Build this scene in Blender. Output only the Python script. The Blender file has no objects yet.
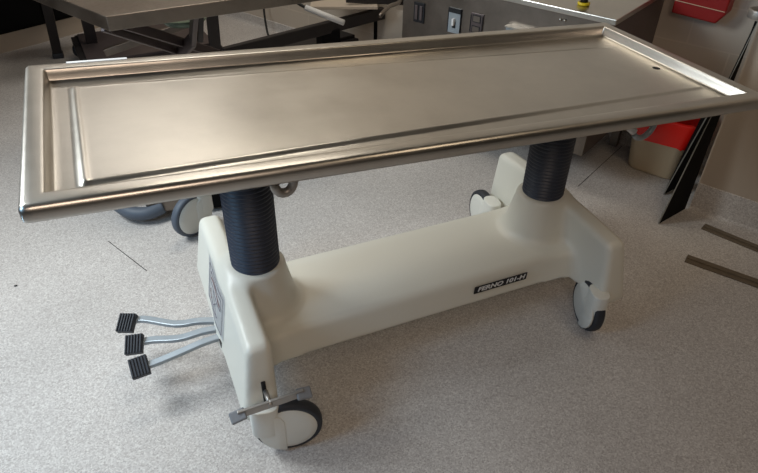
import bpy, bmesh, math, random
import numpy as np
from mathutils import Vector, Matrix
random.seed(4)
scn = bpy.context.scene
COL = scn.collection
PI = math.pi

# ------------------------------------------------------------------ materials
def srgb(r, g, b):
    f = lambda c: (c/255/12.92) if c/255 <= .04045 else ((c/255+.055)/1.055)**2.4
    return (f(r), f(g), f(b), 1)

def mat(name, col, rough=.5, metal=0., spec=.5, bump=0., bscale=40, var=0., vscale=8, coat=0.):
    m = bpy.data.materials.new(name); m.use_nodes = True
    nt = m.node_tree; p = nt.nodes['Principled BSDF']
    p.inputs['Base Color'].default_value = col
    p.inputs['Roughness'].default_value = rough
    p.inputs['Metallic'].default_value = metal
    p.inputs['Specular IOR Level'].default_value = spec
    p.inputs['Coat Weight'].default_value = coat
    tc = nt.nodes.new('ShaderNodeTexCoord')
    if var > 0:
        n = nt.nodes.new('ShaderNodeTexNoise'); n.inputs['Scale'].default_value = vscale; n.inputs['Detail'].default_value = 5
        nt.links.new(tc.outputs['Object'], n.inputs['Vector'])
        mx = nt.nodes.new('ShaderNodeMix'); mx.data_type = 'RGBA'
        mx.inputs[6].default_value = tuple(c*(1-var) for c in col[:3])+(1,)
        mx.inputs[7].default_value = tuple(min(1, c*(1+var)) for c in col[:3])+(1,)
        nt.links.new(n.outputs['Fac'], mx.inputs[0]); nt.links.new(mx.outputs[2], p.inputs['Base Color'])
    if bump > 0:
        n = nt.nodes.new('ShaderNodeTexNoise'); n.inputs['Scale'].default_value = bscale; n.inputs['Detail'].default_value = 4
        nt.links.new(tc.outputs['Object'], n.inputs['Vector'])
        b = nt.nodes.new('ShaderNodeBump'); b.inputs['Strength'].default_value = bump; b.inputs['Distance'].default_value = .002
        nt.links.new(n.outputs['Fac'], b.inputs['Height']); nt.links.new(b.outputs[0], p.inputs['Normal'])
    return m

def steel_mat(name, col, r0, r1, stretch=(3, 160, 160), smudge=.12):
    m = bpy.data.materials.new(name); m.use_nodes = True
    nt = m.node_tree; L = nt.links; p = nt.nodes['Principled BSDF']
    p.inputs['Metallic'].default_value = 1
    tc = nt.nodes.new('ShaderNodeTexCoord'); mp = nt.nodes.new('ShaderNodeMapping')
    mp.inputs['Scale'].default_value = stretch
    L.new(tc.outputs['Object'], mp.inputs[0])
    n = nt.nodes.new('ShaderNodeTexNoise'); n.inputs['Scale'].default_value = 1; n.inputs['Detail'].default_value = 6; n.inputs['Roughness'].default_value = .6
    L.new(mp.outputs[0], n.inputs['Vector'])
    n2 = nt.nodes.new('ShaderNodeTexNoise'); n2.inputs['Scale'].default_value = 3.2; n2.inputs['Detail'].default_value = 8; n2.inputs['Roughness'].default_value = .65
    L.new(tc.outputs['Object'], n2.inputs['Vector'])
    add = nt.nodes.new('ShaderNodeMath'); add.operation = 'ADD'
    L.new(n.outputs['Fac'], add.inputs[0]); L.new(n2.outputs['Fac'], add.inputs[1])
    mr = nt.nodes.new('ShaderNodeMapRange'); mr.inputs[1].default_value = .6; mr.inputs[2].default_value = 1.4
    mr.inputs[3].default_value = r0; mr.inputs[4].default_value = r1
    L.new(add.outputs[0], mr.inputs[0]); L.new(mr.outputs[0], p.inputs['Roughness'])
    mx = nt.nodes.new('ShaderNodeMix'); mx.data_type = 'RGBA'
    mx.inputs[6].default_value = tuple(c*(1-smudge) for c in col[:3])+(1,); mx.inputs[7].default_value = col
    mr2 = nt.nodes.new('ShaderNodeMapRange'); mr2.inputs[1].default_value = .35; mr2.inputs[2].default_value = .6
    L.new(n2.outputs['Fac'], mr2.inputs[0]); L.new(mr2.outputs[0], mx.inputs[0]); L.new(mx.outputs[2], p.inputs['Base Color'])
    b = nt.nodes.new('ShaderNodeBump'); b.inputs['Strength'].default_value = .006; b.inputs['Distance'].default_value = .001
    L.new(n.outputs['Fac'], b.inputs['Height']); L.new(b.outputs[0], p.inputs['Normal'])
    return m

def floor_mat():
    m = bpy.data.materials.new('speckled_vinyl'); m.use_nodes = True
    nt = m.node_tree; L = nt.links; p = nt.nodes['Principled BSDF']
    p.inputs['Roughness'].default_value = .5; p.inputs['Specular IOR Level'].default_value = .35
    tc = nt.nodes.new('ShaderNodeTexCoord')
    v = nt.nodes.new('ShaderNodeTexVoronoi'); v.inputs['Scale'].default_value = 250
    L.new(tc.outputs['Object'], v.inputs['Vector'])
    sep = nt.nodes.new('ShaderNodeSeparateColor'); L.new(v.outputs['Color'], sep.inputs[0])
    cr = nt.nodes.new('ShaderNodeValToRGB'); e = cr.color_ramp.elements
    e[0].position = 0; e[0].color = srgb(172, 165, 161)
    e[1].position = .25; e[1].color = srgb(190, 184, 180)
    x = e.new(.7); x.color = srgb(204, 199, 195)
    x = e.new(1.); x.color = srgb(220, 216, 211)
    L.new(sep.outputs[0], cr.inputs[0])
    n = nt.nodes.new('ShaderNodeTexNoise'); n.inputs['Scale'].default_value = 2.2; n.inputs['Detail'].default_value = 7
    L.new(tc.outputs['Object'], n.inputs['Vector'])
    mr = nt.nodes.new('ShaderNodeMapRange'); mr.inputs[1].default_value = .3; mr.inputs[2].default_value = .7; mr.inputs[3].default_value = .9; mr.inputs[4].default_value = 1.03
    L.new(n.outputs['Fac'], mr.inputs[0])
    mx = nt.nodes.new('ShaderNodeMix'); mx.data_type = 'RGBA'; mx.blend_type = 'MULTIPLY'; mx.inputs[0].default_value = 1
    L.new(cr.outputs[0], mx.inputs[6]); L.new(mr.outputs[0], mx.inputs[7])
    L.new(mx.outputs[2], p.inputs['Base Color'])
    b = nt.nodes.new('ShaderNodeBump'); b.inputs['Strength'].default_value = .15; b.inputs['Distance'].default_value = .001
    n3 = nt.nodes.new('ShaderNodeTexNoise'); n3.inputs['Scale'].default_value = 130
    L.new(tc.outputs['Object'], n3.inputs['Vector']); L.new(n3.outputs['Fac'], b.inputs['Height']); L.new(b.outputs[0], p.inputs['Normal'])
    return m

def tile_mat():
    m = bpy.data.materials.new('glazed_block'); m.use_nodes = True
    nt = m.node_tree; L = nt.links; p = nt.nodes['Principled BSDF']; p.inputs['Roughness'].default_value = .45
    tc = nt.nodes.new('ShaderNodeTexCoord'); mp = nt.nodes.new('ShaderNodeMapping')
    mp.inputs['Location'].default_value = (.13, -.01, 0)
    L.new(tc.outputs['UV'], mp.inputs[0])
    br = nt.nodes.new('ShaderNodeTexBrick')
    br.inputs['Color1'].default_value = srgb(196, 184, 170); br.inputs['Color2'].default_value = srgb(190, 178, 164)
    br.inputs['Mortar'].default_value = srgb(204, 192, 178)
    br.inputs['Scale'].default_value = 1; br.inputs['Mortar Size'].default_value = .004; br.inputs['Brick Width'].default_value = .4; br.inputs['Row Height'].default_value = .2
    L.new(mp.outputs[0], br.inputs['Vector']); L.new(br.outputs['Color'], p.inputs['Base Color'])
    b = nt.nodes.new('ShaderNodeBump'); b.inputs['Strength'].default_value = .5; b.inputs['Distance'].default_value = .003; b.invert = True
    L.new(br.outputs['Fac'], b.inputs['Height']); L.new(b.outputs[0], p.inputs['Normal'])
    return m

M = dict(
 shell=mat('cream_shell', srgb(224, 222, 211), .38, var=.02, vscale=5, bump=.12, bscale=120),
 caster_white=mat('white_plastic', srgb(222, 222, 215), .35, var=.03),
 rubber=mat('black_rubber', srgb(44, 47, 54), .6, bump=.2, bscale=90),
 rubber_grey=mat('grey_rubber', srgb(84, 92, 104), .55),
 bellows=mat('bellows_rubber', srgb(60, 66, 80), .45, bump=.15, bscale=80),
 steel=steel_mat('brushed_steel', srgb(208, 203, 195), .27, .38),
 steel_dark=steel_mat('worn_steel', srgb(146, 136, 127), .3, .5, (60, 60, 60), .3),
 grey_paint=mat('grey_painted_steel', srgb(158, 166, 172), .4, .3, var=.06, vscale=30),
 grey_cast=mat('cast_metal', srgb(165, 160, 155), .45, .7, var=.15, vscale=40, bump=.3),
 pad_grey=mat('pad_grey', srgb(128, 130, 134), .6, .2, bump=.6, bscale=260),
 floor=floor_mat(), tile=tile_mat(),
 wall=mat('painted_wall', srgb(186, 172, 156), .6, var=.03, vscale=2, bump=.1, bscale=160),
 black=mat('black_board', srgb(14, 14, 15), .7, spec=.12, var=.2, vscale=6),
 board_edge=mat('board_edge', srgb(120, 116, 108), .5, .2, var=.1),
 red=mat('red_plastic', srgb(140, 20, 16), .4, var=.04),
 redbag=mat('red_liner', srgb(232, 30, 20), .3, bump=.7, bscale=14, spec=.6),
 bin=mat('beige_plastic', srgb(205, 188, 160), .4, var=.03),
 strip=mat('strip_metal', srgb(128, 116, 100), .45, .5, var=.15, vscale=30),
 darkmetal=mat('dark_grey_metal', srgb(58, 54, 54), .5, .5, var=.2, vscale=12),
 purple=mat('grey_enamel', srgb(104, 94, 94), .4, .6, var=.12, vscale=14),
 cord=mat('black_cord', srgb(18, 18, 18), .6, var=.1),
 white=mat('white_paint', srgb(225, 225, 225), .5, var=.03),
 decal_ink=mat('violet_grey_ink', srgb(96, 84, 104), .6, var=.05),
 ink=mat('black_ink', srgb(22, 22, 26), .5, var=.05),
 redink=mat('dark_red_ink', srgb(120, 50, 60), .6, var=.05),
 labelwhite=mat('label_film', srgb(222, 222, 218), .4, var=.02),
 yellow=mat('yellow_plastic', srgb(214, 190, 30), .4, var=.05),
 glass_dish=mat('pale_green_dish', srgb(150, 170, 150), .2, var=.05),
 hole=mat('hole_dark', srgb(14, 12, 10), .8, var=.1),
)

# ------------------------------------------------------------------ helpers
def new_obj(name, bm, m, parent=None, smooth=False, bevel=0., seg=2, mw=None):
    me = bpy.data.meshes.new(name)
    bmesh.ops.recalc_face_normals(bm, faces=bm.faces[:])
    bm.to_mesh(me); bm.free()
    for p in me.polygons: p.use_smooth = smooth
    o = bpy.data.objects.new(name, me); COL.objects.link(o)
    me.materials.append(m)
    if bevel > 0:
        b = o.modifiers.new('bevel', 'BEVEL'); b.width = bevel; b.segments = seg; b.limit_method = 'ANGLE'; b.angle_limit = .6
        b.harden_normals = False
    if parent is not None: o.parent = parent
    if mw is not None: o.matrix_local = mw
    return o

def box(bm, c, s, R=None):
    r = bmesh.ops.create_cube(bm, size=1)
    for v in r['verts']:
        p = Vector((v.co.x*s[0], v.co.y*s[1], v.co.z*s[2]))
        if R is not None: p = R @ p
        v.co = p + Vector(c)
    return r['verts']

def bar(bm, a, b, w, h, up=(0, 0, 1)):
    a, b = Vector(a), Vector(b); d = (b-a); l = d.length; d.normalize()
    s = d.cross(Vector(up)); 
    if s.length < 1e-4: s = d.cross(Vector((0, 1, 0)))
    s.normalize(); u = s.cross(d)
    R = Matrix((d, s, u)).transposed()
    return box(bm, (a+b)/2, (l, w, h), R)

def tube(bm, pts, r, n=10, caps=True):
    pts = [Vector(p) for p in pts]; rings = []
    prev = None
    for i, p in enumerate(pts):
        t = (pts[min(i+1, len(pts)-1)] - pts[max(i-1, 0)]).normalized()
        if prev is None:
            s = t.cross(Vector((0, 0, 1)))
            if s.length < .1: s = t.cross(Vector((1, 0, 0)))
        else: s = prev - t*prev.dot(t)
        s.normalize(); prev = s; u = t.cross(s)
        rr = r[i] if isinstance(r, (list, tuple)) else r
        rings.append([bm.verts.new(p + (s*math.cos(a)+u*math.sin(a))*rr) for a in [2*PI*k/n for k in range(n)]])
    for A, B in zip(rings, rings[1:]):
        for k in range(n): bm.faces.new((A[k], A[(k+1) % n], B[(k+1) % n], B[k]))
    if caps: bm.faces.new(rings[0]); bm.faces.new(rings[-1][::-1])

def smooth_path(pts, n=6):
    pts = [Vector(p) for p in pts]; out = []
    for i in range(len(pts)-1):
        p0 = pts[max(i-1, 0)]; p1 = pts[i]; p2 = pts[i+1]; p3 = pts[min(i+2, len(pts)-1)]
        for k in range(n):
            t = k/n
            out.append(.5*((2*p1)+(p2-p0)*t+(2*p0-5*p1+4*p2-p3)*t*t+(3*p1-p0-3*p2+p3)*t**3))
    out.append(pts[-1]); return out

def lathe(bm, prof, n=48, mtx=None, close=False):
    rings = []
    for r, z in prof:
        ring = []
        for k in range(n):
            a = 2*PI*k/n; p = Vector((r*math.cos(a), r*math.sin(a), z))
            if mtx is not None: p = mtx @ p
            ring.append(bm.verts.new(p))
        rings.append(ring)
    pairs = list(zip(rings, rings[1:]))
    if close: pairs.append((rings[-1], rings[0]))
    for A, B in pairs:
        for k in range(n): bm.faces.new((A[k], A[(k+1) % n], B[(k+1) % n], B[k]))
    if not close:
        bm.faces.new(rings[0][::-1]); bm.faces.new(rings[-1])

def prism(bm, outline, off, axis_fn):
    """extrude a 2-D outline; axis_fn(u,v,w)->Vector, w from off[0] to off[1]"""
    A = [bm.verts.new(axis_fn(u, v, off[0])) for u, v in outline]
    B = [bm.verts.new(axis_fn(u, v, off[1])) for u, v in outline]
    bm.faces.new(A); bm.faces.new(B[::-1]); n = len(A)
    for k in range(n): bm.faces.new((A[k], B[k], B[(k+1) % n], A[(k+1) % n]))

def thing(name, label, cat, loc=(0, 0, 0), rz=0, group=None):
    o = bpy.data.objects.new(name, None); COL.objects.link(o)
    o.empty_display_size = .05
    o.location = loc; o.rotation_euler = (0, 0, rz); o['label'] = label; o['category'] = cat
    if group: o['group'] = group
    return o
def tag(o, label, cat, group=None):
    o['label'] = label; o['category'] = cat
    if group: o['group'] = group
    return o
def struct(o): o['kind'] = 'structure'; return o

# room axes: A runs along the right-hand wall towards the viewer, B points into that wall
ax = Vector((.46, -.888, 0)).normalized(); bx = Vector((.888, .46, 0)).normalized()
def AB(a, b, z=0): return ax*a + bx*b + Vector((0, 0, z))
RAB = Matrix((ax, bx, Vector((0, 0, -1)))).transposed()
ANG_A = math.atan2(ax.y, ax.x)

# ------------------------------------------------------------------ camera
cam_d = bpy.data.cameras.new('camera'); cam = bpy.data.objects.new('camera', cam_d); COL.objects.link(cam)
yaw, pit, rol = .4224, .6418, .0211
f = Vector((math.sin(yaw)*math.cos(pit), math.cos(yaw)*math.cos(pit), -math.sin(pit)))
r = Vector((math.cos(yaw), -math.sin(yaw), 0)); u = r.cross(f)
r2 = math.cos(rol)*r+math.sin(rol)*u; u2 = -math.sin(rol)*r+math.cos(rol)*u
mw = Matrix((r2, u2, -f)).transposed().to_4x4(); mw.translation = (-.7918, -1.513, 1.6429)
cam.matrix_world = mw
cam_d.sensor_width = 36; cam_d.lens = 620.33/758*36; cam_d.clip_start = .05
scn.camera = cam

# ------------------------------------------------------------------ setting
bm = bmesh.new()
box(bm, (0, 0, -.05), (12, 12, .1))
struct(new_obj('floor', bm, M['floor']))
def seam(p, q, w=.003):
    bm = bmesh.new(); bar(bm, (p[0], p[1], .0004), (q[0], q[1], .0004), w, .0008)
    return bm
for i, (p, q) in enumerate([((1.20, .50), (2.0, .905)), ((-.99, .905), (-.861, .634)), ]):
    o = struct(new_obj('trim_%d' % (i+1), seam(p, q), M['darkmetal']))

def wall_uv(o):
    me = o.data; uv = me.uv_layers.new(name='uv')
    for p in me.polygons:
        for li in p.loop_indices:
            v = me.vertices[me.loops[li].vertex_index].co
            uv.data[li].uv = (v.x, v.z)
def wbox(a0, a1, b0, b1, z0, z1):
    bm = bmesh.new()
    prism(bm, [(a0, b0), (a1, b0), (a1, b1), (a0, b1)], (z0, z1), lambda u, v, w: Vector((u, v, w)))
    return bm
MAB = Matrix((ax, bx, Vector((0, 0, 1)))).transposed().to_4x4()
WB = 1.88
o = struct(new_obj('wall_right', wbox(-3.9, .60, WB, WB+.12, 0, 2.7), M['tile'], mw=MAB)); wall_uv(o)
struct(new_obj('wall_right_pier', wbox(.60, 2.6, 1.46, WB+.12, 0, 2.7), M['wall'], mw=MAB))
struct(new_obj('wall_back', wbox(-4.02, -3.9, -4, WB+.12, 0, 2.7), M['wall'], mw=MAB))
# coved vinyl skirting
def cove(a0, a1, b0, h=.078):
    bm = bmesh.new()
    prof = [(b0, 0), (b0-.03, 0), (b0-.012, .006), (b0-.005, .02), (b0-.004, h-.003), (b0, h)]
    A = [bm.verts.new((a0, b, z)) for b, z in prof]; B = [bm.verts.new((a1, b, z)) for b, z in prof]
    bm.faces.new(A); bm.faces.new(B[::-1])
    for k in range(len(A)): bm.faces.new((A[k], B[k], B[(k+1) % len(A)], A[(k+1) % len(A)]))
    return bm
struct(new_obj('baseboard_pier', cove(.60, 2.6, 1.46, .145), M['floor'], mw=MAB))
struct(new_obj('baseboard_right', cove(-3.9, .60, WB), M['floor'], mw=MAB))

# ------------------------------------------------------------------ embalming table
XC = .0095
tbl = thing('embalming_table', 'long stainless steel embalming table on a cream pedestal base with two ribbed black columns', 'table', (XC, 0, 0))
TILT = .0539; TH = .9281; TL = 1.022; TW = .38
def to_t(x, y, z):   # tabletop frame -> thing frame
    return Vector((x*math.cos(TILT)+z*math.sin(TILT)-XC, y+.006, TH-x*math.sin(TILT)+z*math.cos(TILT)))
MT = Matrix.Translation((-XC, .006, TH)) @ Matrix.Rotation(TILT, 4, 'Y')

def smin(a, b, k):
    h = np.clip(.5+.5*(b-a)/k, 0, 1)
    return b*(1-h)+a*h-k*h*(1-h)

def surface_nets(fn, lo, hi, st):
    xs = [np.arange(lo[i], hi[i]+st, st) for i in range(3)]
    X, Y, Z = np.meshgrid(*xs, indexing='ij')
    D = fn(X, Y, Z)
    S = D < 0
    nx, ny, nz = [n-1 for n in D.shape]
    acc = np.zeros((nx, ny, nz, 3)); cnt = np.zeros((nx, ny, nz))
    corners = [(i, j, k) for i in (0, 1) for j in (0, 1) for k in (0, 1)]
    for c in corners:
        for axi in range(3):
            if c[axi]: continue
            e = list(c); e[axi] = 1
            d0 = D[c[0]:c[0]+nx, c[1]:c[1]+ny, c[2]:c[2]+nz]; d1 = D[e[0]:e[0]+nx, e[1]:e[1]+ny, e[2]:e[2]+nz]
            m = (d0 < 0) != (d1 < 0)
            t = np.where(m, d0/np.where(m, d0-d1, 1), 0)
            for q in range(3):
                acc[..., q] += np.where(m, c[q]+(t if q == axi else 0), 0)
            cnt += m
    act = cnt > 0
    idx = -np.ones(act.shape, int); idx[act] = np.arange(act.sum())
    I = np.argwhere(act)
    V = np.array(lo)+st*(I+acc[act]/cnt[act][:, None])
    F = []
    for axi in range(3):
        o1, o2 = [(1, 2), (2, 0), (0, 1)][axi]
        sl0 = [slice(None)]*3; sl1 = [slice(None)]*3
        sl0[axi] = slice(0, -1); sl1[axi] = slice(1, None)
        ch = S[tuple(sl0)] != S[tuple(sl1)]
        pts = np.argwhere(ch)
        pos = S[tuple(sl0)][ch]
        for p, s in zip(pts, pos):
            p = list(p)
            if p[o1] < 1 or p[o2] < 1 or p[o1] >= act.shape[o1] or p[o2] >= act.shape[o2]: continue
            qd = []
            for da, db in ((-1, -1), (0, -1), (0, 0), (-1, 0)):
                q = p[:]; q[o1] += da; q[o2] += db; qd.append(int(idx[tuple(q)]))
            if min(qd) < 0: continue
            F.append(qd if s else qd[::-1])
    return V, F

def sd_box(x, y, z, h, r):
    qx, qy, qz = abs(x)-(h[0]-r), abs(y)-(h[1]-r), abs(z)-(h[2]-r)
    return np.sqrt(np.maximum(qx, 0)**2+np.maximum(qy, 0)**2+np.maximum(qz, 0)**2)+np.minimum(np.maximum(qx, np.maximum(qy, qz)), 0)-r

def shell_fn(X, Y, Z):
    ax_ = abs(X)+.008
    Yf = Y-.022
    # thin foot wall with draft
    dz = np.clip(.40-Z, -.05, .3)
    xc = .623+.09*dz; hw = .036+.07*dz
    yy = abs(Yf)
    top = .405-.02*(yy/.36)**2
    foot = sd_box((ax_-xc)/1.0, Y, Z-(top+.155)/2, (0.0, .362, 0), .0) if False else None
    qx = abs(ax_-xc)-(hw-.022); qy = yy-(.345-.022+.15*dz); qz = np.maximum(Z-(top-.022), (.160-Z)+.0)
    qx, qy = qx+0, qy+0
    rr = .022
    foot = np.sqrt(np.maximum(qx, 0)**2+np.maximum(qy, 0)**2+np.maximum(Z-(top-rr), 0)**2)+np.minimum(np.maximum(qx, np.maximum(qy, Z-(top-rr))), 0)-rr
    foot = np.maximum(foot, .146-Z)
    # hub round the column
    rad = .092+.22*np.clip(.40-Z, 0, .3)
    rxy = np.sqrt((ax_-.5365-.008)**2+(Y-.010)**2)
    a = (rxy-rad)*.95; b = Z-.421
    hub = np.maximum(np.minimum(np.maximum(a+.014, b+.014), 0), np.maximum(a, b))
    hub = np.minimum(np.maximum(a+.014, b+.014), 0)+np.sqrt(np.maximum(a+.014, 0)**2+np.maximum(b+.014, 0)**2)-.014
    hub = np.maximum(hub, .165-Z)
    # deck
    yy = abs(Y-.004)
    yh = .172+.22*np.clip(.258-Z, 0, .12)+.02*np.clip((ax_-.42)/.2, 0, 1)**2
    q1 = (yy-(yh-.02)); q2 = Z-(.259-.02); q3 = ax_-.6
    deck = np.sqrt(np.maximum(q1, 0)**2+np.maximum(q2, 0)**2)+np.minimum(np.maximum(q1, q2), 0)-.02
    deck = np.maximum(np.maximum(deck, q3), .160-Z)
    d = smin(foot, hub, .045)
    d = smin(d, deck, .035)
    # hollow arch under the shell so that it stands off the floor as a cover
    d = np.maximum(d, .146-Z)
    return d
V, F = surface_nets(shell_fn, (-.74, -.43, .14), (.74, .43, .44), .0075)
me = bpy.data.meshes.new('base_shell'); me.from_pydata([tuple(v) for v in V], [], F); me.update()
for p in me.polygons: p.use_smooth = True
o = bpy.data.objects.new('base_shell', me); COL.objects.link(o); me.materials.append(M['shell']); o.parent = tbl
sm = o.modifiers.new('smooth', 'SMOOTH'); sm.factor = .5; sm.iterations = 3

# --- bellows columns
def bellows(x):
    top = TH-x*TILT-.045
    z0 = .419; n = int((top-z0)/.0135); st = (top-z0)/n
    prof = [(.071, z0)]
    for k in range(n):
        z = z0+k*st
        prof += [(.0745, z+st*.15), (.0755, z+st*.45), (.065, z+st*.75), (.065, z+st*.95)]
    prof.append((.074, top))
    bm = bmesh.new(); lathe(bm, prof, 56, Matrix.Translation((x-XC, .010, 0)))
    return new_obj('bellows_column', bm, M['bellows'], tbl, True)
bellows(-.527); bellows(.550)

# --- stainless tabletop: profile from the outer edge inwards
prof = [(.020, -.040), (.008, -.040), (.002, -.037), (0, -.030), (0, -.014), (.0025, -.006), (.008, -.001), (.014, 0), (.026, .0003),
        (.040, .0002), (.0455, -.0002), (.0475, -.001), (.0488, -.003), (.0515, -.013), (.0548, -.028), (.0562, -.031), (.059, -.033), (.064, -.0342), (.075, -.0345)]
K = len(prof)-1
def axis_coords(half, n):
    lo = [-half+p[0] for p in prof]; hi = [half-p[0] for p in prof][::-1]
    mid = list(np.linspace(-half+prof[-1][0], half-prof[-1][0], n+2)[1:-1])
    kx = list(range(K+1))+[K+1]*n+list(range(K, -1, -1))
    return lo+mid+hi, kx
xs, kxs = axis_coords(TL, 260); ys, kys = axis_coords(TW, 90)
def sstep(t): t = min(max(t, 0), 1); return t*t*(3-2*t)
def floor_z(x, y):
    z = prof[-1][1]
    ex = x+TL-.112; ey = TW-.112-.035*(x+.9)-abs(y)
    fade = 1-.55*sstep((x+.2)/1.1)
    s = min(ex, ey)
    h = .0055*sstep((s+.004)/.012)*fade
    # pressed ridge along the head end
    if abs(y) < TW-.098:
        tpr = min(1, (TW-.098-abs(y))/.03)
        h += .0055*math.exp(-((x+TL-.1165)/.0062)**2)*tpr
    h += .0012*math.exp(-((ey-.006)/.005)**2)*(1 if ex > 0 else 0)*fade
    return z+h
bm = bmesh.new(); grid = []
rc = .016
for i, x0 in enumerate(xs):
    row = []
    for j, y0 in enumerate(ys):
        x, y = x0, y0
        k = min(kxs[i], kys[j])
        z = prof[k][1] if k <= K else floor_z(x, y)
        if k == K: z = prof[K][1]
        m_ = max(prof[k][0], 0) if k <= K else 0
        X = math.copysign(min(abs(x), TL-m_), x); Y = math.copysign(min(abs(y), TW-m_), y)
        x, y = X, Y
        uu, vv = abs(x)-(TL-rc), abs(y)-(TW-rc)
        if uu > 0 and vv > 0:
            s = max(uu, vv)/math.hypot(uu, vv)
            X = math.copysign(TL-rc+uu*s, x); Y = math.copysign(TW-rc+vv*s, y)
        row.append(bm.verts.new((X, Y, z)))
    grid.append(row)
hx, hy, hr = .914, -.022, .0135
for i in range(len(xs)-1):
    for j in range(len(ys)-1):
        bm.faces.new((grid[i][j], grid[i+1][j], grid[i+1][j+1], grid[i][j+1]))
# underside skin
b0 = [[grid[i][j].co.copy() for j in (0, -1)] for i in (0, -1)]
vb = [bm.verts.new(Vector((sx*(TL-.022), sy*(TW-.022), -.0395))) for sx, sy in ((-1, -1), (1, -1), (1, 1), (-1, 1))]
bm.faces.new(vb)
top = new_obj('tabletop', bm, M['steel'], tbl, True, mw=MT)
bm = bmesh.new()
lathe(bm, [(hr*.9, -.001), (hr, 0), (hr*.7, .0006), (.001, .0003)], 24, Matrix.Translation((hx, hy, floor_z(hx, hy)+.0004)))
dr = new_obj('drain', bm, M['hole'], tbl, True, mw=MT)
dr['label'] = 'dark round drain hole'
# small white sticker strip on the far rim
bm = bmesh.new(); box(bm, (-.836, TW-.012, .0008), (.16, .012, .0016))
o = new_obj('rim_tape', bm, M['white'], tbl, mw=MT); o['label'] = 'strip of white tape'

# under-top frame, brackets (loops) and drain spout
bm = bmesh.new()
for x in (-.527, .546):
    box(bm, (x, 0, -.062), (.22, .30, .012)); box(bm, (x, 0, -.05), (.12, .50, .018))
bar(bm, (-.75, .1, -.052), (.75, .1, -.052), .03, .02); bar(bm, (-.75, -.1, -.052), (.75, -.1, -.052), .03, .02)
new_obj('support_frame', bm, M['darkmetal'], tbl, bevel=.002, mw=MT)
def T_local(p): return MT.inverted() @ (Vector(p)-Vector((XC, 0, 0)))
def loop_bracket(base, name, r0, m, turns=(-10, 190), rr=.035, tilt=0):
    bm = bmesh.new(); c = Vector(base)
    pts = [c+Vector((rr, 0, .05))]
    for k in range(13):
        a = math.radians(turns[1]-180+(0-k)*(turns[1]-turns[0])/12)
        pts.append(c+Vector((rr*math.cos(a), 0, rr*math.sin(a))))
    tube(bm, pts, r0, 12)
    return bm
c = Vector((-.492-XC, -.25, .848))
bm = bmesh.new()
pts = [c+Vector((.036, 0, .058)), c+Vector((.036, 0, .02))]+[c+Vector((.012+.024*math.cos(a), 0, -.004+.03*math.sin(a))) for a in np.linspace(0, -PI*.9, 9)]+[c+Vector((-.014, 0, .01))]
tube(bm, pts, [.013]*3+[.012]*8+[.010], 12)
hk = new_obj('hook_bracket', bm, M['grey_cast'], tbl, True)
bm = bmesh.new(); lathe(bm, [(.012, -.02), (.014, -.014), (.014, .014), (.012, .02)], 20, Matrix.Translation(c+Vector((-.008, 0, .016))) @ Matrix.Rotation(PI/2, 4, 'X'))
new_obj('bracket_bolt', bm, M['darkmetal'], hk, True)
bm = bmesh.new()
c = Vector((.712-XC, -.20, .735))
pts = [c+Vector((.055, 0, .085)), c+Vector((.055, 0, .04))]+[c+Vector((.012+.043*math.cos(a), 0, .02+.048*math.sin(a))) for a in np.linspace(-.3, -PI*.75, 9)]
tube(bm, pts, .0095, 12)
hk2 = new_obj('hook_bracket', bm, M['grey_paint'], tbl, True)
bm = bmesh.new()
tube(bm, [c+Vector((-.025, .0, .0)), c+Vector((-.05, .01, .022)), c+Vector((-.12, .03, .07))], [.012, .013, .013], 14)
s = new_obj('spout_tube', bm, M['white'], hk2, True); s['label'] = 'white tube'

# --- casters
def caster(x, y, ang, tyre='rubber', parent=tbl, zt=.2, off=.055):
    """origin at floor below swivel; trailing direction = ang"""
    e = bpy.data.objects.new('caster', None); COL.objects.link(e); e.parent = parent; e.location = (x, y, 0); e.rotation_euler = (0, 0, ang); e.empty_display_size = .03
    R_ = .1
    rot = Matrix.Translation((off, 0, R_)) @ Matrix.Rotation(PI/2, 4, 'X')
    bm = bmesh.new()
    lathe(bm, [(.080, -.019), (.092, -.019), (.098, -.014), (.1, -.006), (.1, .006), (.098, .014), (.092, .019), (.080, .019)], 64, rot, close=True)
    new_obj('tyre', bm, M[tyre], e, True)
    bm = bmesh.new()
    lathe(bm, [(.001, -.027), (.060, -.0265), (.078, -.023), (.0855, -.017), (.0855, .017), (.078, .023), (.060, .0265), (.001, .027)], 64, rot)
    new_obj('wheel_cover', bm, M['caster_white'], e, True)
    bm = bmesh.new()
    fn = lambda u, v, w: Vector((u, w, v))
    arc = lambda rr, ts: [(off-rr*math.cos(t), R_+rr*math.sin(t)) for t in ts]
    rings = []
    for sc, z in ((.90, .084), (1., .09), (1., zt-.004), (.97, zt)):
        rings.append([bm.verts.new((-.009+.043*sc*math.copysign(abs(math.cos(t))**.75, math.cos(t)), .031*sc*math.copysign(abs(math.sin(t))**.75, math.sin(t)), z)) for t in [2*PI*k/32 for k in range(32)]])
    for A_, B_ in zip(rings, rings[1:]):
        for k in range(32): bm.faces.new((A_[k], A_[(k+1) % 32], B_[(k+1) % 32], B_[k]))
    bm.faces.new(rings[0]); bm.faces.new(rings[-1])
    for w0 in (.0195, -.0285):
        out = [(-.030, R_+.07)]+arc(.088, (.1, -.2, -.5, -.8, -1.1, -1.35))+[(off-.010, R_-.0875), (off-.010, R_+.045), (off-.02, R_+.064), (off-.035, R_+.07)]
        prism(bm, out, (w0, w0+.009), fn)
    new_obj('hood', bm, M['caster_white'], e, True, bevel=.0025, seg=2)
    return e
def caster_at(cx, cy, ang, off=.055): caster(cx-off*math.cos(ang)-XC, cy-off*math.sin(ang), ang, off=off)
caster_at(-.560, -.375, -.22)
caster_at(.602, -.296, math.radians(74), .036)
caster_at(.550, .362, math.radians(86))
caster_at(-.50, .29, .3)

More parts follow.
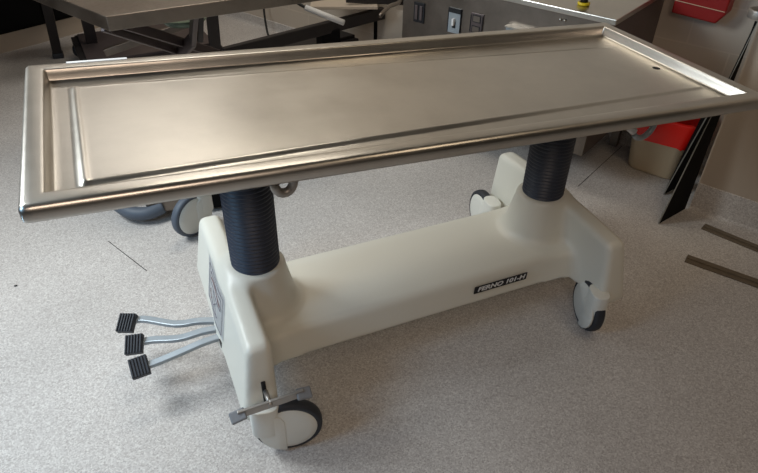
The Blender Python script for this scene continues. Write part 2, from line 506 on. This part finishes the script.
# --- foot pedals on the left
def pedal(pad, root, mid):
    P_, R_, Mm = Vector(pad), Vector(root), Vector(mid)
    bm = bmesh.new()
    pts = smooth_path([R_, R_.lerp(Mm, .5)+Vector((0, 0, .006)), Mm, P_+Vector((.05, 0, .0)), P_+Vector((.0, 0, -.003))], 5)
    n = len(pts); A = []
    for i, p in enumerate(pts):
        t = (pts[min(i+1, n-1)]-pts[max(i-1, 0)]).normalized(); s = t.cross(Vector((0, 0, 1))).normalized(); uu = s.cross(t)
        w, h = .0125, .007
        A.append([bm.verts.new(p+s*a*w+uu*b*h) for a, b in ((-1, -1), (1, -1), (1, 1), (-1, 1))])
    for a_, b_ in zip(A, A[1:]):
        for k in range(4): bm.faces.new((a_[k], a_[(k+1) % 4], b_[(k+1) % 4], b_[k]))
    bm.faces.new(A[0]); bm.faces.new(A[-1][::-1])
    e = new_obj('pedal', bm, M['grey_paint'], tbl, bevel=.003)
    bm = bmesh.new()
    # ribbed rubber pad
    d = (P_-Mm); rz = math.atan2(-d.y, -d.x)
    Rm = Matrix.Rotation(rz, 3, 'Z') @ Matrix.Rotation(-.1, 3, 'Y') @ Matrix.Rotation(.45, 3, 'X')
    box(bm, P_, (.056, .064, .020), Rm)
    for k in range(6):
        off = Rm @ Vector((-.0235+k*.0094, 0, .0115))
        box(bm, P_+off, (.005, .062, .006), Rm)
    new_obj('pedal_pad', bm, M['rubber'], e, bevel=.0015)
pedal((-.950-XC, .183, .150), (-.655-XC, .045, .175), (-.80-XC, .10, .165))
pedal((-.938-XC, .078, .145), (-.650-XC, .010, .175), (-.80-XC, .035, .160))
pedal((-.934-XC, -.022, .140), (-.650-XC, -.020, .170), (-.80-XC, -.022, .155))
bm = bmesh.new(); tube(bm, [(-.672-XC, -.06, .165), (-.672-XC, .08, .165)], .008, 10); box(bm, (-.674-XC, -.05, .172), (.02, .02, .022))
new_obj('pedal_axle', bm, M['darkmetal'], tbl)

# --- brake lever on the near left leg
bm = bmesh.new()
yb = -.395
pa, pb = Vector((-.70-XC, yb, .236)), Vector((-.512-XC, yb, .242))
pm = Vector((-.610-XC, yb, .238))
for p, q in ((pa, pm), (pm, pb)):
    bar(bm, p, q, .010, .026)
lv = new_obj('brake_lever', bm, M['grey_cast'], tbl, bevel=.002)
for p, t in ((pa, -.5), (pb, .35)):
    bm = bmesh.new(); box(bm, p+Vector((0, -.004, .0)), (.044, .034, .011), Matrix.Rotation(t*.4, 3, 'Y') @ Matrix.Rotation(.45, 3, 'X'))
    new_obj('lever_pad', bm, M['pad_grey'], lv, bevel=.004)
bm = bmesh.new(); lathe(bm, [(.002, -.009), (.007, -.009), (.007, .045), (.002, .045)], 16, Matrix.Translation(pm+Vector((0, .0, .004))) @ Matrix.Rotation(-PI/2, 4, 'X'))
new_obj('lever_pivot', bm, M['grey_cast'], lv, True)
bm = bmesh.new(); box(bm, (-.612-XC, -.3475, .236), (.013, .008, .080), Matrix.Rotation(-.15, 3, 'X'))
sl = new_obj('brake_slot', bm, M['ink'], tbl, bevel=.003); sl['label'] = 'black slot behind the brake lever'

# --- name plate with lettering
def text_mesh(s, size, m, parent, mtx, name, depth=.0004, shear=.0):
    cu = bpy.data.curves.new(name, 'FONT'); cu.body = s; cu.size = size; cu.extrude = depth; cu.align_x = 'CENTER'; cu.align_y = 'CENTER'; cu.shear = shear
    cu.offset = size*.03
    t = bpy.data.objects.new('tmp', cu); COL.objects.link(t)
    dg = bpy.context.evaluated_depsgraph_get()
    me = bpy.data.meshes.new_from_object(t.evaluated_get(dg)); bpy.data.objects.remove(t)
    me.materials.clear(); me.materials.append(m)
    o = bpy.data.objects.new(name, me); COL.objects.link(o); o.parent = parent; o.matrix_local = mtx
    return o
# skirt face on the near side: y=-(.172+.22*dz)
def skirt(x, z, out): 
    return Vector((x-XC, -(.172+.22*(.258-z))-out*.977, z-out*.0-out*.21))
zc_ = .213
c0 = skirt(.279, zc_+.004, .0035)
upv = Vector((0, .22, 1)).normalized(); rt = Vector((1, 0, 0)); nv = rt.cross(upv)
MP = Matrix((rt, upv, nv)).transposed().to_4x4(); MP.translation = c0
bm = bmesh.new(); prism(bm, [(-.110, -.0125), (.104, -.0125), (.110, .0125), (-.104, .0125)], (-.003, .0), lambda u, v, w: Vector((u, v, w)))
npl = new_obj('name_plate', bm, M['ink'], tbl, mw=MP); npl['label'] = 'black name plate with white letters'
text_mesh('FERNO 101-H', .0215, M['white'], npl, Matrix.Translation((0, .0, .0006)) @ Matrix.Diagonal((1.5, 1, 1, 1)), 'lettering', shear=.3)
# --- instruction decal on the outer face of the left foot
from mathutils.bvhtree import BVHTree
shell_tree = BVHTree.FromPolygons([Vector(v) for v in V], F)
def outer(y, z, out):
    loc, nrm, _i, _d = shell_tree.ray_cast(Vector((-1.2, y+.055, z)), Vector((1, 0, 0)))
    if nrm.x > 0: nrm = -nrm
    return loc+nrm*out
bm = bmesh.new(); N = 10
gv = [[bm.verts.new(outer(.11-.24*i/N, .37-.17*j/N, .0010)) for j in range(N+1)] for i in range(N+1)]
for i in range(N):
    for j in range(N): bm.faces.new((gv[i][j], gv[i+1][j], gv[i+1][j+1], gv[i][j+1]))
bmesh.ops.solidify(bm, geom=bm.faces[:], thickness=.0008)
dc = new_obj('instruction_decal', bm, M['white'], tbl); dc['label'] = 'line-drawn instruction decal'
def decal_line(bm, pts, w=.0017):
    for (y0, z0), (y1, z1) in zip(pts, pts[1:]):
        for k in range(6):
            t0, t1 = k/6, (k+1)/6
            a, b = outer(y0+(y1-y0)*t0, z0+(z1-z0)*t0, .0026), outer(y0+(y1-y0)*t1, z0+(z1-z0)*t1, .0026)
            if (b-a).length > 1e-5: bar(bm, a, b, w, .0006, up=(1, 0, -.16))
bm = bmesh.new()
decal_line(bm, [(.09, .35), (-.11, .35), (-.11, .21), (.09, .21), (.09, .35)])
decal_line(bm, [(.07, .33), (-.09, .33), (-.09, .29), (.07, .29), (.07, .33)])
decal_line(bm, [(.02, .29), (-.05, .23)]); decal_line(bm, [(-.05, .29), (.02, .23)])
decal_line(bm, [(.05, .24), (.0, .225), (-.06, .24)])
new_obj('diagram', bm, M['decal_ink'], dc)
bm = bmesh.new(); decal_line(bm, [(.06, .31), (-.02, .32), (-.08, .30)], .004)
new_obj('diagram_arrow', bm, M['redink'], dc)
bm = bmesh.new(); decal_line(bm, [(.07, .26), (.05, .23)], .004)
new_obj('diagram_arrow', bm, M['redink'], dc)

# ------------------------------------------------------------------ low trolley behind, seen under the tabletop
lt = thing('low_trolley', 'dark low trolley with grey bumper and white wheel behind the left column', 'trolley', (-.35, 1.2, 0), -.08)
bm = bmesh.new(); box(bm, (.05, .12, .17), (.86, .34, .07)); new_obj('base_frame', bm, M['darkmetal'], lt, bevel=.02, seg=3)
bm = bmesh.new()
tube(bm, smooth_path([(-.56, -.15, .05), (-.51, -.225, .05), (-.44, -.255, .05), (-.37, -.24, .06)], 5), [.03]*16, 14)
new_obj('bumper', bm, M['rubber_grey'], lt, True)
bm = bmesh.new(); prism(bm, [(-.44, -.25), (-.20, -.25), (-.16, -.05), (-.40, -.04)], (.035, .10), lambda u, v, w: Vector((u, v, w)))
new_obj('foot_cover', bm, M['steel_dark'], lt, bevel=.012, seg=3)
bm = bmesh.new(); box(bm, (-.13, -.21, .12), (.12, .10, .20)); new_obj('side_box', bm, M['black'], lt, bevel=.01)
caster(-.204, -.37, 3.745, 'rubber_grey', lt)
caster(.40, .22, .4, 'rubber_grey', lt)
caster(-.36, .26, 1.4, 'rubber_grey', lt)

# ------------------------------------------------------------------ steel scissor-lift trolley, back left
g = thing('scissor_trolley', 'stainless steel scissor-lift trolley behind the table at the back left', 'trolley', (-.78, 1.2, 0))
ga = Vector((.458, .053, 0)).normalized(); gb = Vector((-.152, .30, 0)).normalized()
def G(a, b, z): return ga*a+gb*b+Vector((0, 0, z))
bm = bmesh.new(); prism(bm, [(0, 0), (.98, 0), (.98, .75), (0, .75)], (.79, .85), lambda u, v, w: G(u, v, w))
new_obj('tray_top', bm, M['steel_dark'], g, bevel=.003)
def W(p): return Vector(p)-Vector((-.78, 1.2, 0))
bm = bmesh.new(); bar(bm, W((-.80, 1.40, .76)), W((-.30, 2.35, .22)), .02, .06); bar(bm, W((-.74, 1.42, .76)), W((-.18, 2.35, .22)), .02, .05)
new_obj('scissor_arm', bm, M['purple'], g, bevel=.004)
bm = bmesh.new(); bar(bm, W((-.40, 1.42, .80)), W((-.385, 1.84, .50)), .025, .07); bar(bm, W((-.385, 1.84, .50)), W((-.50, 2.2, .24)), .025, .07)
new_obj('scissor_arm', bm, M['purple'], g, bevel=.004)
bm = bmesh.new(); bar(bm, W((-.36, 1.52, .79)), W((-.345, 1.86, .49)), .03, .04)
new_obj('bent_leg', bm, M['darkmetal'], g, bevel=.004)
bm = bmesh.new(); bar(bm, W((-.83, 2.5, .26)), W((-.30, 2.5, .38)), .03, .045)
new_obj('cross_rail', bm, M['steel_dark'], g, bevel=.004)
bm = bmesh.new(); lathe(bm, [(.01, 0), (.10, .0), (.12, .02), (.12, .035), (.09, .012), (.01, .01)], 28, Matrix.Translation(W((-.40, 1.95, .56))))
new_obj('instrument_dish', bm, M['glass_dish'], g, True)
bm = bmesh.new(); bar(bm, W((-.95, 2.6, .13)), W((-.1, 2.68, .13)), .05, .05); bar(bm, W((-1.0, 3.2, .13)), W((-.2, 3.27, .13)), .05, .05); bar(bm, W((-.95, 2.6, .13)), W((-1.0, 3.2, .13)), .05, .05)
new_obj('base_frame', bm, M['darkmetal'], g, bevel=.004)
for p, q in (((-.90, 3.05, 0), (-.885, 2.85, .5)), ((-.16, 2.6, .1), (-.16, 2.5, .5))):
    bm = bmesh.new(); bar(bm, W(p), W(q), .07, .05, up=(0, 1, 0)); new_obj('leg', bm, M['darkmetal'], g, bevel=.004)
def small_wheel(parent, p, ang, R_=.055, m='rubber'):
    rot = Matrix.Translation(p) @ Matrix.Rotation(ang, 4, 'Z') @ Matrix.Rotation(PI/2, 4, 'X')
    bm = bmesh.new(); lathe(bm, [(R_*.72, -.016), (R_*.95, -.014), (R_, 0), (R_*.95, .014), (R_*.72, .016)], 28, rot, close=True)
    w = new_obj('caster', bm, M[m], parent, True)
    bm = bmesh.new(); lathe(bm, [(.001, -.012), (R_*.72, -.012), (R_*.72, .012), (.001, .012)], 24, rot); new_obj('hub', bm, M['steel_dark'], w)
    bm = bmesh.new(); bar(bm, Vector(p)+Vector((0, .022, 0)), Vector(p)+Vector((.02, .022, R_+.03)), .004, .03, up=(1, 0, 0)); bar(bm, Vector(p)+Vector((0, -.022, 0)), Vector(p)+Vector((.02, -.022, R_+.03)), .004, .03, up=(1, 0, 0))
    new_obj('fork', bm, M['steel_dark'], w)
bm = bmesh.new(); prism(bm, [(-.94, 2.62), (-.14, 2.69), (-.2, 3.25), (-.98, 3.18)], (.156, .175), lambda u, v, w: W((u, v, w)))
new_obj('shade_plate', bm, M['purple'], g)  # dark plate added to shade the floor seen through the frame
small_wheel(g, W((-.985, 3.22, .06)), .7, .06); small_wheel(g, W((-.80, 2.95, .06)), .5, .06); small_wheel(g, W((-.22, 3.25, .06)), .5, .06)

# ------------------------------------------------------------------ black block standing in for under-counter shadow, very back left
cb = thing('counter_shadow_block', 'black block standing in for under-counter shadow, on a tan plinth against the back wall at the far left', 'shadow block', AB(-3.86, 0))
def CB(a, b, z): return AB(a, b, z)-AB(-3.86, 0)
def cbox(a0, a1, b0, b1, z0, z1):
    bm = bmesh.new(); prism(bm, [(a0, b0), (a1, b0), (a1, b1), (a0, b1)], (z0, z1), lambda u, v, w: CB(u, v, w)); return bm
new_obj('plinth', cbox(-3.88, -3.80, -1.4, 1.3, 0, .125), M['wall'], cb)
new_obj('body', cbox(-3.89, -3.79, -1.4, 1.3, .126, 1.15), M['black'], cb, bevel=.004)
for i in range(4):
    d = new_obj('shadow_panel', cbox(-3.789, -3.77, -1.38+i*.67, -1.38+i*.67+.65, .15, 1.12), M['black'], cb, bevel=.003)  # door fronts and handles are made up along with the shadow block
    new_obj('added_handle', cbox(-3.769, -3.755, -.80+i*.67, -.785+i*.67, .75, .9), M['steel_dark'], d)
st = thing('iron_stand', 'dark upright stand leg with a rubber foot in front of the black shadow block', 'stand', (-1.14, 3.28, 0))
bm = bmesh.new(); bar(bm, (0, 0, .03), (.05, -.25, .62), .06, .05, up=(0, 1, 0)); new_obj('leg', bm, M['darkmetal'], st, bevel=.004)
bm = bmesh.new(); box(bm, (0, 0, .018), (.07, .07, .036)); new_obj('foot', bm, M['rubber'], st, bevel=.006)
bm = bmesh.new(); box(bm, (.05, -.1, .63), (.5, .5, .03)); new_obj('top_plate', bm, M['black'], st, bevel=.004)

# ------------------------------------------------------------------ second trolley frame, back centre
g2 = thing('tilting_trolley', 'dark tilting trolley frame with a white grip tube, behind the middle of the table', 'trolley', (.3, 2.1, 0))
def W2(p): return Vector(p)-Vector((.3, 2.1, 0))
bm = bmesh.new(); bar(bm, W2((-.22, 1.95, .36)), W2((.92, 2.30, .37)), .04, .075)
new_obj('main_rail', bm, M['darkmetal'], g2, bevel=.006)
bm = bmesh.new(); tube(bm, [W2((.30, 2.02, .545)), W2((.47, 1.85, .49))], .017, 14)
s = new_obj('grip_tube', bm, M['white'], g2, True); s['label'] = 'white grip tube'
bm = bmesh.new(); tube(bm, smooth_path([W2((.30, 2.02, .545)), W2((.26, 2.1, .57)), W2((.24, 2.15, .66))], 4), .009, 8)
new_obj('cable', bm, M['cord'], g2, True)
bm = bmesh.new(); box(bm, W2((.66, 2.35, .47)), (.42, .38, .02), Matrix.Rotation(-.35, 3, 'Z')); new_obj('tray', bm, M['wall'], g2, bevel=.004)
bm = bmesh.new(); bar(bm, W2((.62, 2.2, .52)), W2((.98, 2.12, .49)), .02, .05); new_obj('tray_rail', bm, M['darkmetal'], g2)
bm = bmesh.new(); box(bm, W2((.50, 2.22, .2)), (.12, .14, .30)); new_obj('column', bm, M['black'], g2, bevel=.01)
bm = bmesh.new(); box(bm, W2((.95, 2.45, .3)), (.13, .2, .55)); new_obj('lift_housing', bm, M['black'], g2, bevel=.01)
bm = bmesh.new(); tube(bm, smooth_path([W2((.70, 1.86, .50)), W2((.80, 1.95, .52)), W2((.95, 2.11, .50)), W2((1.05, 2.3, .60))], 4), .013, 10)
new_obj('bent_handle', bm, M['steel_dark'], g2, True)
bm = bmesh.new(); bar(bm, W2((.1, 2.35, .12)), W2((1.1, 2.6, .12)), .06, .05); bar(bm, W2((.15, 2.1, .12)), W2((.05, 2.7, .12)), .05, .05); bar(bm, W2((1.05, 2.35, .12)), W2((.98, 2.85, .12)), .05, .05)
new_obj('base_frame', bm, M['darkmetal'], g2, bevel=.004)
bm = bmesh.new(); prism(bm, [(.12, 2.36), (1.08, 2.6), (1.0, 2.86), (.06, 2.66)], (.146, .165), lambda u, v, w: W2((u, v, w)))
new_obj('shade_plate', bm, M['darkmetal'], g2)  # dark plate added in place of shaded floor and lower wall
for p in ((.15, 2.12, .05), (.05, 2.68, .05), (1.04, 2.38, .05), (.98, 2.82, .05)): small_wheel(g2, W2(p), .4, .05)
# cords on the floor
bm = bmesh.new(); tube(bm, smooth_path([(-.28, 2.7, .30), (-.26, 2.85, .12), (-.22, 2.95, .01), (-.10, 2.98, .008), (.05, 3.02, .008), (.30, 3.13, .008)], 6), .008, 8)
tag(new_obj('floor_cord', bm, M['cord'], None, True), 'thin black cord curving down onto the floor behind the scissor-lift trolley', 'cord')
bm = bmesh.new(); tube(bm, smooth_path([(.36, 3.30, .30), (.345, 3.24, .16), (.34, 3.17, .03), (.35, 3.12, .008)], 6), .008, 8)
tag(new_obj('floor_cord', bm, M['cord'], None, True), 'short black cord hanging straight down in front of the far wall', 'cord')

# ------------------------------------------------------------------ steel sink unit on the right wall
sk = thing('sink_unit', 'stainless steel sink unit with outlets on its front, behind the table on the right', 'sink unit', AB(-.45, 1.5))
def S_(a, b, z): return AB(a, b, z)-AB(-.45, 1.5)
def sbox(a0, a1, b0, b1, z0, z1):
    bm = bmesh.new(); prism(bm, [(a0, b0), (a1, b0), (a1, b1), (a0, b1)], (z0, z1), lambda u, v, w: S_(u, v, w)); return bm
new_obj('worktop', sbox(-1.0, .128, 1.21, WB-.002, .825, .85), M['steel'], sk, bevel=.004)
fp = new_obj('front_panel', sbox(-.98, .112, 1.232, 1.252, .20, .824), M['steel_dark'], sk)
new_obj('end_panel', sbox(.09, .112, 1.253, WB-.002, .20, .824), M['purple'], sk)
new_obj('end_panel', sbox(-.98, -.96, 1.253, WB-.002, .20, .824), M['purple'], sk)
new_obj('bottom_shelf', sbox(-.958, .088, 1.253, WB-.002, .20, .22), M['purple'], sk)
for a_, b_ in ((-.94, 1.84), (.07, 1.84)):
    new_obj('leg', sbox(a_-.02, a_+.02, b_-.02, b_+.02, 0, .199), M['steel_dark'], sk)
# outlets and switches on the front panel
def plate(a, z, w, h, kind):
    bb = 1.229
    if kind == 'switch':
        o = new_obj('switch_plate', sbox(a-w/2, a+w/2, bb-.004, 1.2315, z-h/2, z+h/2), M['grey_paint'], fp, bevel=.001)
        new_obj('switch_frame', sbox(a-w/2-.003, a-w/2, bb-.006, 1.2315, z-h/2, z+h/2), M['ink'], o)
        new_obj('switch_frame', sbox(a+w/2, a+w/2+.003, bb-.006, 1.2315, z-h/2, z+h/2), M['ink'], o)
        new_obj('switch_header', sbox(a-w/2, a+w/2, bb-.008, bb-.0035, z+h/2-.022, z+h/2), M['ink'], o)
        new_obj('toggle', sbox(a-.005, a+.005, bb-.02, bb-.0035, z-.02, z+.012), M['white'], o)
        new_obj('toggle_slot', sbox(a-.009, a+.009, bb-.006, bb-.0035, z-.035, z-.005), M['ink'], o)
    elif kind == 'dark':
        o = new_obj('outlet_cover', sbox(a-w/2, a+w/2, bb-.003, 1.2315, z-h/2, z+h/2), M['ink'], fp, bevel=.001)
        for q in (-1, 1):
            new_obj('socket_face', sbox(a+q*w*.22-.008, a+q*w*.22+.008, bb-.008, bb-.0025, z-h*.35, z+h*.35), M['purple'], o, bevel=.001)
    else:
        o = new_obj('outlet_plate', sbox(a-w/2, a+w/2, bb-.003, 1.2315, z-h/2, z+h/2), M['purple'], fp, bevel=.001)
        for zz in (z-h*.25, z+h*.25):
            new_obj('socket_face', sbox(a-w*.32, a+w*.32, bb-.005, bb-.0025, zz-h*.17, zz+h*.17), M['ink'], o)
            new_obj('socket_insert', sbox(a-w*.26, a+w*.26, bb-.006, bb-.0045, zz-h*.13, zz+h*.13), M['steel_dark'], o)
        for q in (-1, 1): new_obj('outlet_frame', sbox(a+q*w*.46-.002, a+q*w*.46+.002, bb-.005, bb-.0025, z-h*.4, z+h*.4), M['ink'], o)
plate(-.875, .67, .065, .10, 'dark'); plate(-.66, .675, .068, .12, 'switch'); plate(-.535, .685, .07, .10, 'outlet')
lp = new_obj('pull_lip', sbox(-.37, -.24, 1.20, 1.2315, .715, .721), M['steel'], fp)
new_obj('hatch', sbox(-.375, -.235, 1.225, 1.2315, .56, .714), M['grey_paint'], fp)
for a_ in (-.10, -.08): 
    bm = bmesh.new(); bmesh.ops.create_uvsphere(bm, u_segments=12, v_segments=8, radius=.006, matrix=Matrix.Translation(S_(a_-.02, 1.229, .795)))
    new_obj('screw', bm, M['steel'], fp, True)
# bottle on the worktop
bt = thing('bottle', 'small black bottle with a yellow base ring standing on the steel worktop', 'bottle', (1.135, .66, .85))
bm = bmesh.new(); lathe(bm, [(.012, .0), (.016, .003), (.016, .07), (.010, .085), (.010, .11), (.001, .11)], 24); new_obj('body', bm, M['ink'], bt, True)
bm = bmesh.new(); lathe(bm, [(.018, .001), (.026, .002), (.027, .012), (.018, .014)], 24, close=True); new_obj('base_ring', bm, M['yellow'], bt, True)

# ------------------------------------------------------------------ red wall box
rb = thing('wall_box', 'dark red sharps container box fixed to the block wall', 'container', AB(.26, WB, .7))
def RB(a, b, z): return AB(a, b, z)-AB(.26, WB, .7)
bm = bmesh.new()
out = [(.185, .765), (.385, .755), (.415, .80), (.415, 1.08), (.185, 1.08)]
A = [bm.verts.new(RB(a, WB-.11, z)) for a, z in out]; B = [bm.verts.new(RB(a, WB-.002, z)) for a, z in out]
bm.faces.new(A); bm.faces.new(B[::-1])
for k in range(5): bm.faces.new((A[k], B[k], B[(k+1) % 5], A[(k+1) % 5]))
bb_ = new_obj('body', bm, M['red'], rb, bevel=.008, seg=3)
bm = bmesh.new(); prism(bm, [(.187, .822), (.410, .812), (.410, .8145), (.187, .8245)], (WB-.1125, WB-.1095), lambda u, v, w: RB(u, w, v)); new_obj('seam_line', bm, M['bin'], rb)

# ring fixed on pier
rg = thing('wall_ring', 'light grey ring fitting fixed high on the pier at the right edge', 'ring', AB(.70, 1.6, .86))
def RG(a, b, z): return AB(a, b, z)-AB(.70, 1.6, .86)
bm = bmesh.new(); lathe(bm, [(.036, -.016), (.045, -.016), (.045, .016), (.036, .016)], 32, Matrix.Translation(RG(.60, 1.40, .93)), close=True); new_obj('ring', bm, M['grey_cast'], rg, True, bevel=.002)
bm = bmesh.new(); prism(bm, [(.592, 1.443), (.612, 1.443), (.612, 1.459), (.606, 1.459)], (.918, .942), lambda u, v, w: RG(u, v, w)); new_obj('mount', bm, M['grey_cast'], rg)

# ------------------------------------------------------------------ black boards leaning at the pier
def board(Fp, Gp, top, label, th=.004):
    o = thing('black_board', label, 'board', Fp, 0, 'black boards propped at the wall')
    Fv = Vector(Fp); G_ = Vector(Gp)-Fv; T = Vector(top)-Fv
    n = G_.cross(T).normalized()
    if n.dot(ax) > 0: n = -n
    bm = bmesh.new()
    pts = [Vector((0, 0, 0)), G_, G_.normalized()*(G_.length)+Vector((0, 0, T.z)), T]
    A = [bm.verts.new(p) for p in pts]; B = [bm.verts.new(p-n*th) for p in pts]
    bm.faces.new(A); bm.faces.new(B[::-1])
    for k in range(4): bm.faces.new((A[k], B[k], B[(k+1) % 4], A[(k+1) % 4]))
    new_obj('panel', bm, M['black'], o)
    bm = bmesh.new(); d = T.normalized(); s = n*-1
    bar(bm, Vector((0, 0, .001))-n*th*.5-d.cross(n)*0, T-n*th*.5, .002, th+.001, up=n)
    new_obj('edge_strip', bm, M['board_edge'], o); return o
board(AB(.531, 1.232, .003), AB(.584, 1.438, .003), AB(.592, 1.440, .89), 'front black board, its foot furthest out on the floor')
board(AB(.462, 1.500, .003), AB(.50, 1.64, .003), AB(.530, 1.60, .52), 'rear black board, nearer the bin and partly hidden by the other')

# ------------------------------------------------------------------ bin with red liner
bn = thing('waste_bin', 'beige plastic waste bin with a bright red liner folded over its rim', 'bin', AB(.335, 1.738), ANG_A)
def rrect(hx, hy, r, n=6):
    pts = []
    for cx, cy, a0 in ((hx-r, hy-r, 0), (-hx+r, hy-r, 90), (-hx+r, -hy+r, 180), (hx-r, -hy+r, 270)):
        for k in range(n+1):
            a = math.radians(a0+90*k/n); pts.append((cx+r*math.cos(a), cy+r*math.sin(a)))
    return pts
def loft(bm, levels, capb=True, capt=False, jit=0):
    rings = []
    for hx, hy, r, z in levels:
        rings.append([bm.verts.new((x*(1+random.uniform(-jit, jit)), y*(1+random.uniform(-jit, jit)), z+random.uniform(-jit, jit)*.2)) for x, y in rrect(hx, hy, r)])
    n = len(rings[0])
    for A, B in zip(rings, rings[1:]):
        for k in range(n): bm.faces.new((A[k], A[(k+1) % n], B[(k+1) % n], B[k]))
    if capb: bm.faces.new(rings[0][::-1])
    if capt: bm.faces.new(rings[-1])
bm = bmesh.new(); loft(bm, [(.118, .085, .05, .002), (.125, .090, .05, .01), (.152, .112, .055, .30), (.158, .118, .055, .305), (.150, .110, .055, .305), (.118, .083, .05, .02)], capt=True)
new_obj('tub', bm, M['bin'], bn, True)
bm = bmesh.new(); loft(bm, [(.157, .119, .058, .19), (.160, .122, .058, .24), (.168, .128, .06, .312), (.158, .118, .055, .322), (.145, .105, .05, .30), (.12, .09, .05, .2)], capb=False, jit=.035)
new_obj('liner', bm, M['redbag'], bn, True)

# ------------------------------------------------------------------ loose trim strips on the floor
def strip(p, q, w, label):
    bm = bmesh.new(); P_, Q_ = Vector(p), Vector(q); bar(bm, (0, 0, .004), (Q_-P_)+Vector((0, 0, .004)), w, .006)
    bar(bm, Vector((0, 0, .0095)), (Q_-P_)+Vector((0, 0, .0095)), w*.2, .005)
    o = new_obj('metal_strip', bm, M['strip'], None, bevel=.001); o.location = P_
    return tag(o, label, 'strip', 'loose strips on the floor')
strip((1.515, -.002, .0), (1.70, -.44, 0), .050, 'brown flat strip on the floor, the one closer to the pier')
strip((1.262, -.150, .0), (1.55, -.62, 0), .056, 'brown flat strip on the floor, the one further from the pier')
# small dark debris
for p, lab in (((-1.345, .733), 'tiny dark crumb on the bare floor left of the table'), ((-1.0, -.02-.3), 'tiny dark fleck on the floor near the pedals'), ((.36, -.02), 'tiny dark crumb in the shade beneath the table')):
    bm = bmesh.new(); bmesh.ops.create_icosphere(bm, subdivisions=1, radius=.005)
    for v in bm.verts: v.co.z *= .5; v.co.x *= 1.5
    o = new_obj('debris', bm, M['ink']); o.location = (p[0], p[1], .0025); tag(o, lab, 'debris')

# ------------------------------------------------------------------ light
w = bpy.data.worlds.new('world'); scn.world = w; w.use_nodes = True
w.node_tree.nodes['Background'].inputs[0].default_value = (.56, .46, .36, 1)
w.node_tree.nodes['Background'].inputs[1].default_value = .02
def area(name, loc, target, sx, sy, power, col):
    l = bpy.data.lights.new(name, 'AREA'); l.shape = 'RECTANGLE'; l.size = sx; l.size_y = sy; l.energy = power; l.color = col
    o = bpy.data.objects.new(name, l); COL.objects.link(o); o.location = loc
    o.rotation_euler = (Vector(target)-Vector(loc)).to_track_quat('-Z', 'Y').to_euler(); return o
wl = area('window_daylight', (-2.0, .9, 2.0), (-.4, 0, .2), .9, .9, 30, (.90, .975, 1)); wl.data.spread = math.radians(140)
w2 = area('window_skylight', (-2.5, -.45, 1.7), (-.2, -.15, .2), .8, .9, 10, (.42, .70, 1)); w2.data.spread = math.radians(140)
area('overhead_fill', (0, 1.7, 2.65), (0, 1.7, 0), 1.2, .6, 14.5, (1, .92, .78))  # added overhead fill from an unseen source, strength fitted to sampled tones
area('overhead_fill_far', (-.5, 3.0, 2.65), (-.5, 3.0, 0), 1.2, .6, 10, (1, .94, .86))  # unseen fill added to brighten the reflection on the tabletop's left
area('overhead_fill_right', (.9, -1.2, 2.65), (.9, -1.2, 0), .6, 1.2, 5.5, (1, .80, .56))  # warm fill added on the right, no fixture there
area('overhead_fill_near', (-.9, -2.2, 2.4), (-.5, -.2, .5), 1.2, .6, 12.5, (1, .80, .64))  # warm fill added behind the camera, no fixture there
scn.view_settings.view_transform = 'Standard'; scn.view_settings.look = 'None'
scn.view_settings.exposure = .1; scn.view_settings.gamma = 1; scn.view_settings.use_curve_mapping = False
